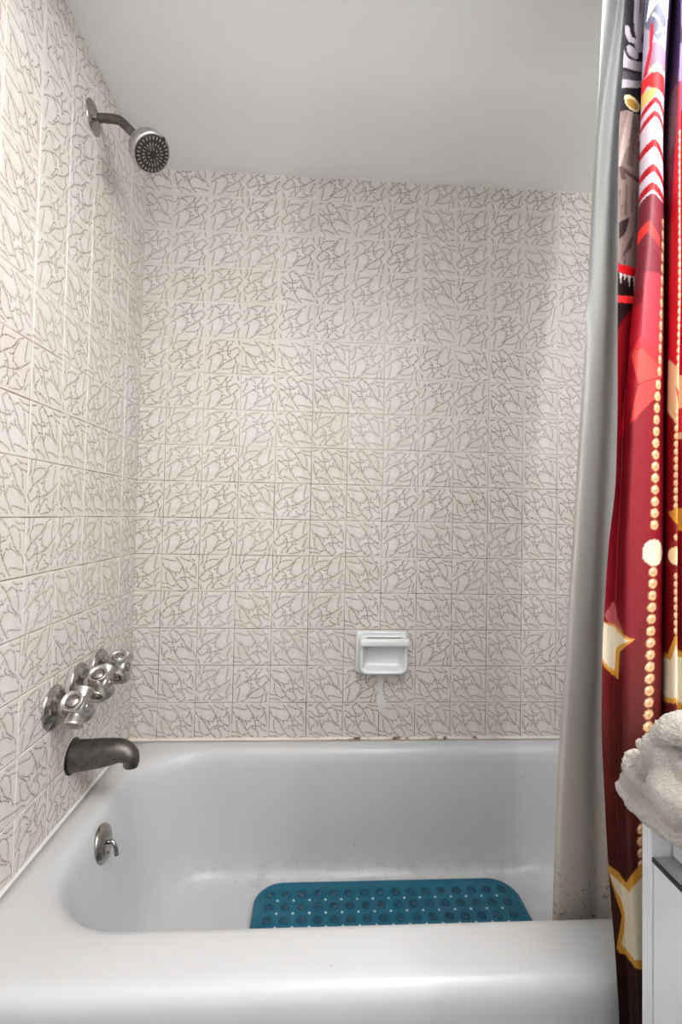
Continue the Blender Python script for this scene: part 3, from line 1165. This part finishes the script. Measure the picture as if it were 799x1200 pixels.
poly([(709, 722), (718, 706), (733, 738), (720, 742)], (178, 90, 92), 0.7)
star([(706, 728), (712, 731), (728, 737), (745, 746), (727, 764), (725, 795), (717, 792), (705, 776)], [(706, 728), (712, 733), (726, 741), (738, 747), (722, 762), (720, 787), (714, 783), (705, 770)])
star([(789, 740), (794, 742), (799, 762), (830, 770), (830, 842), (800, 832), (790, 817), (776, 822), (774, 768), (782, 764)], [(790, 750), (796, 767), (830, 778), (830, 834), (800, 822), (790, 811), (776, 816), (774, 774), (785, 769)])
star([(709, 1002), (726, 1018), (734, 1022), (753, 996), (775, 985), (772, 1030), (790, 1050), (768, 1080), (760, 1112), (744, 1113), (724, 1103), (721, 1096), (727, 1062), (720, 1040)],
     [(713, 1013), (726, 1027), (738, 1030), (752, 1013), (768, 1004), (765, 1034), (780, 1050), (762, 1078), (754, 1103), (742, 1104), (728, 1097), (726, 1092), (731, 1060), (722, 1038)])
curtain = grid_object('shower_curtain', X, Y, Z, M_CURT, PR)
tag(curtain, 'red printed shower curtain with gold bead strings and stars, outside the tub', 'shower curtain')

# rings along the rod
ring_mesh = None
for k in range(6):
    px = 1.0 + 0.062 * k
    if ring_mesh is None:
        bm = bmesh.new()
        add_tube(bm, [(0, 0.0165 * math.cos(2 * PI * j / 20), 0.0165 * math.sin(2 * PI * j / 20) - 0.003) for j in range(20)] + [(0, 0.0165 * math.cos(0.001), -0.003)], 0.0014, 6)
        o = obj('rod_ring', bm, M_CHROME, rod)
        ring_mesh = o
    else:
        o = ring_mesh.copy()
        COL.objects.link(o)
    o.location = (px - XR / 2, 0, 0)

# ------------------------------------------------------------------ vanity cabinet
XV = 0.956
YV = -0.851
ZV = 0.335
van = thing('vanity_cabinet', 'glossy white vanity cabinet with finger ledge beside the tub', 'cabinet', (XV, YV, ZF))
vz = ZF


def vbox(name, lo, hi, m, bev=0.0015, parent=None):
    bm = bmesh.new()
    add_box(bm, [lo[0] - XV, lo[1] - YV, lo[2] - vz], [hi[0] - XV, hi[1] - YV, hi[2] - vz], bev, 2)
    return obj(name, bm, m, parent or van, False)


vbox('side_panel', (XV, YV - 0.018, ZF + 0.002), (XR - 0.003, YV, ZV - 0.022), M_WOOD)
vbox('side_panel', (XV, YV - 0.70, ZF + 0.002), (XR - 0.003, YV - 0.682, ZV - 0.022), M_WOOD)
vbox('carcass', (XV + 0.046, YV - 0.681, ZF + 0.03), (XR - 0.004, YV - 0.019, ZV - 0.023), M_WOOD)
vbox('upper_drawer_front', (XV + 0.026, YV - 0.681, 0.246), (XV + 0.045, YV - 0.0195, ZV - 0.024), M_WOOD)
lf = vbox('drawer_front', (XV + 0.001, YV - 0.681, ZF + 0.04), (XV + 0.045, YV - 0.0195, 0.240), M_WOOD)
e = vbox('finger_ledge', (XV + 0.002, YV - 0.681, 0.2405), (XV + 0.044, YV - 0.0195, 0.2445), M_LEDGE, 0.0006, None)
e['label'] = 'grey finger ledge along the drawer top'
e = vbox('edge_strip', (XV - 0.0006, YV - 0.681, 0.2395), (XV + 0.0015, YV - 0.0195, 0.2455), M_EDGE, 0.0003, None)
e['label'] = 'dark strip on the front edge of the ledge'
vbox('countertop', (XV + 0.006, YV - 0.70, ZV - 0.021), (XR - 0.003, YV - 0.004, ZV), M_CERAMIC, 0.004)

# ------------------------------------------------------------------ towel: soft folded lobes run together
def towel():
    bm = bmesh.new()

    def lobe(px, py, yy, r, sc=(1, 1, 1)):
        p = at(px, py, 1, yy)
        res = bmesh.ops.create_icosphere(bm, subdivisions=3, radius=r)
        for v in res['verts']:
            v.co = Vector((v.co.x * sc[0], v.co.y * sc[1], v.co.z * sc[2])) + p

    def roll(pts, rads, n=7):
        P = [(*(at(a, b, 1, c) if c < 0 else at(a, b, 0, c)),) for a, b, c in pts]
        path = catmull(P, n)
        rad = np.interp(np.linspace(0, 1, len(path)), np.linspace(0, 1, len(rads)), rads)
        add_tube(bm, path, list(rad), 18)
        for q, r in ((path[0], rads[0]), (path[-1], rads[-1])):
            res = bmesh.ops.create_icosphere(bm, subdivisions=3, radius=r)
            for v in res['verts']:
                v.co = v.co + Vector(q)
    # lower drape hanging over the cabinet edge
    d0 = XV - 0.013
    roll([(730, 922, d0), (742, 940, d0), (764, 959, d0), (800, 981, d0), (845, 1003, d0)], [0.009, 0.010, 0.0115, 0.0125, 0.013])
    roll([(733, 912, d0), (750, 931, d0), (776, 950, d0), (845, 975, d0)], [0.0075, 0.009, 0.010, 0.011])
    roll([(737, 900, d0), (748, 917, d0), (764, 928, d0), (783, 922, XV - 0.016), (815, 903, XV - 0.016), (850, 895, XV - 0.01)], [0.009, 0.0115, 0.0145, 0.0155, 0.016, 0.016])
    roll([(736, 884, -0.885), (744, 886, -0.888), (756, 893, -0.892), (790, 903, -0.91)], [0.0045, 0.008, 0.014, 0.02])
    roll([(735, 892, -0.885), (740, 906, -0.885), (750, 915, -0.885)], [0.006, 0.009, 0.012])
    # upper fold with a blunt nose
    roll([(753, 873, -0.905), (768, 876, -0.915), (790, 887, -0.925), (830, 900, -0.94)], [0.0075, 0.018, 0.026, 0.03])
    roll([(763, 880, -0.915), (777, 897, -0.915), (795, 908, -0.925), (830, 915, -0.94)], [0.011, 0.015, 0.02, 0.022])
    # topmost back fold
    roll([(772, 863, -0.93), (786, 856, -0.94), (805, 854, -0.95), (835, 862, -0.96)], [0.010, 0.016, 0.020, 0.020])
    lobe(810, 930, -0.94, 0.04, (1.1, 1, 0.9))
    tmp = obj('towel_blank', bm, M_TOWEL)
    md = tmp.modifiers.new('r', 'REMESH')
    md.mode = 'VOXEL'
    md.voxel_size = 0.0019
    sm = tmp.modifiers.new('s', 'SMOOTH')
    sm.iterations = 3
    sm.factor = 0.5
    dg = bpy.context.evaluated_depsgraph_get()
    me = bpy.data.meshes.new_from_object(tmp.evaluated_get(dg))
    bpy.data.objects.remove(tmp)
    nv = len(me.vertices)
    co = np.zeros(nv * 3, np.float32)
    no = np.zeros(nv * 3, np.float32)
    me.vertices.foreach_get('co', co)
    me.vertices.foreach_get('normal', no)
    co = co.reshape(-1, 3)
    no = no.reshape(-1, 3)
    dsp = np.array([0.0020 * noise.noise(Vector(c) * 60) + 0.0010 * noise.noise(Vector(c) * 210) + 0.0016 * noise.noise(Vector(c) * 430) for c in co.tolist()])
    co = co + no * dsp[:, None]
    # keep clear of the cabinet: what lies inside it is pressed out through the nearest side
    m_ = 0.0035
    ins = (co[:, 0] > XV - 0.0006 - m_) & (co[:, 1] < YV + m_) & (co[:, 2] < ZV + m_)
    du = ZV + m_ - co[:, 2]
    dl = co[:, 0] - (XV - 0.0006 - m_)
    upw = ins & (du <= dl)
    lft = ins & (du > dl)
    co[upw, 2] = ZV + m_
    co[lft, 0] = XV - 0.0006 - m_
    me.vertices.foreach_set('co', co.ravel())
    me.update()
    me.polygons.foreach_set('use_smooth', [True] * len(me.polygons))
    me.name = 'bath_towel'
    o = link(bpy.data.objects.new('bath_towel', me))
    return tag(o, 'rumpled cream terry towel heaped on the white cabinet', 'towel')


towel()
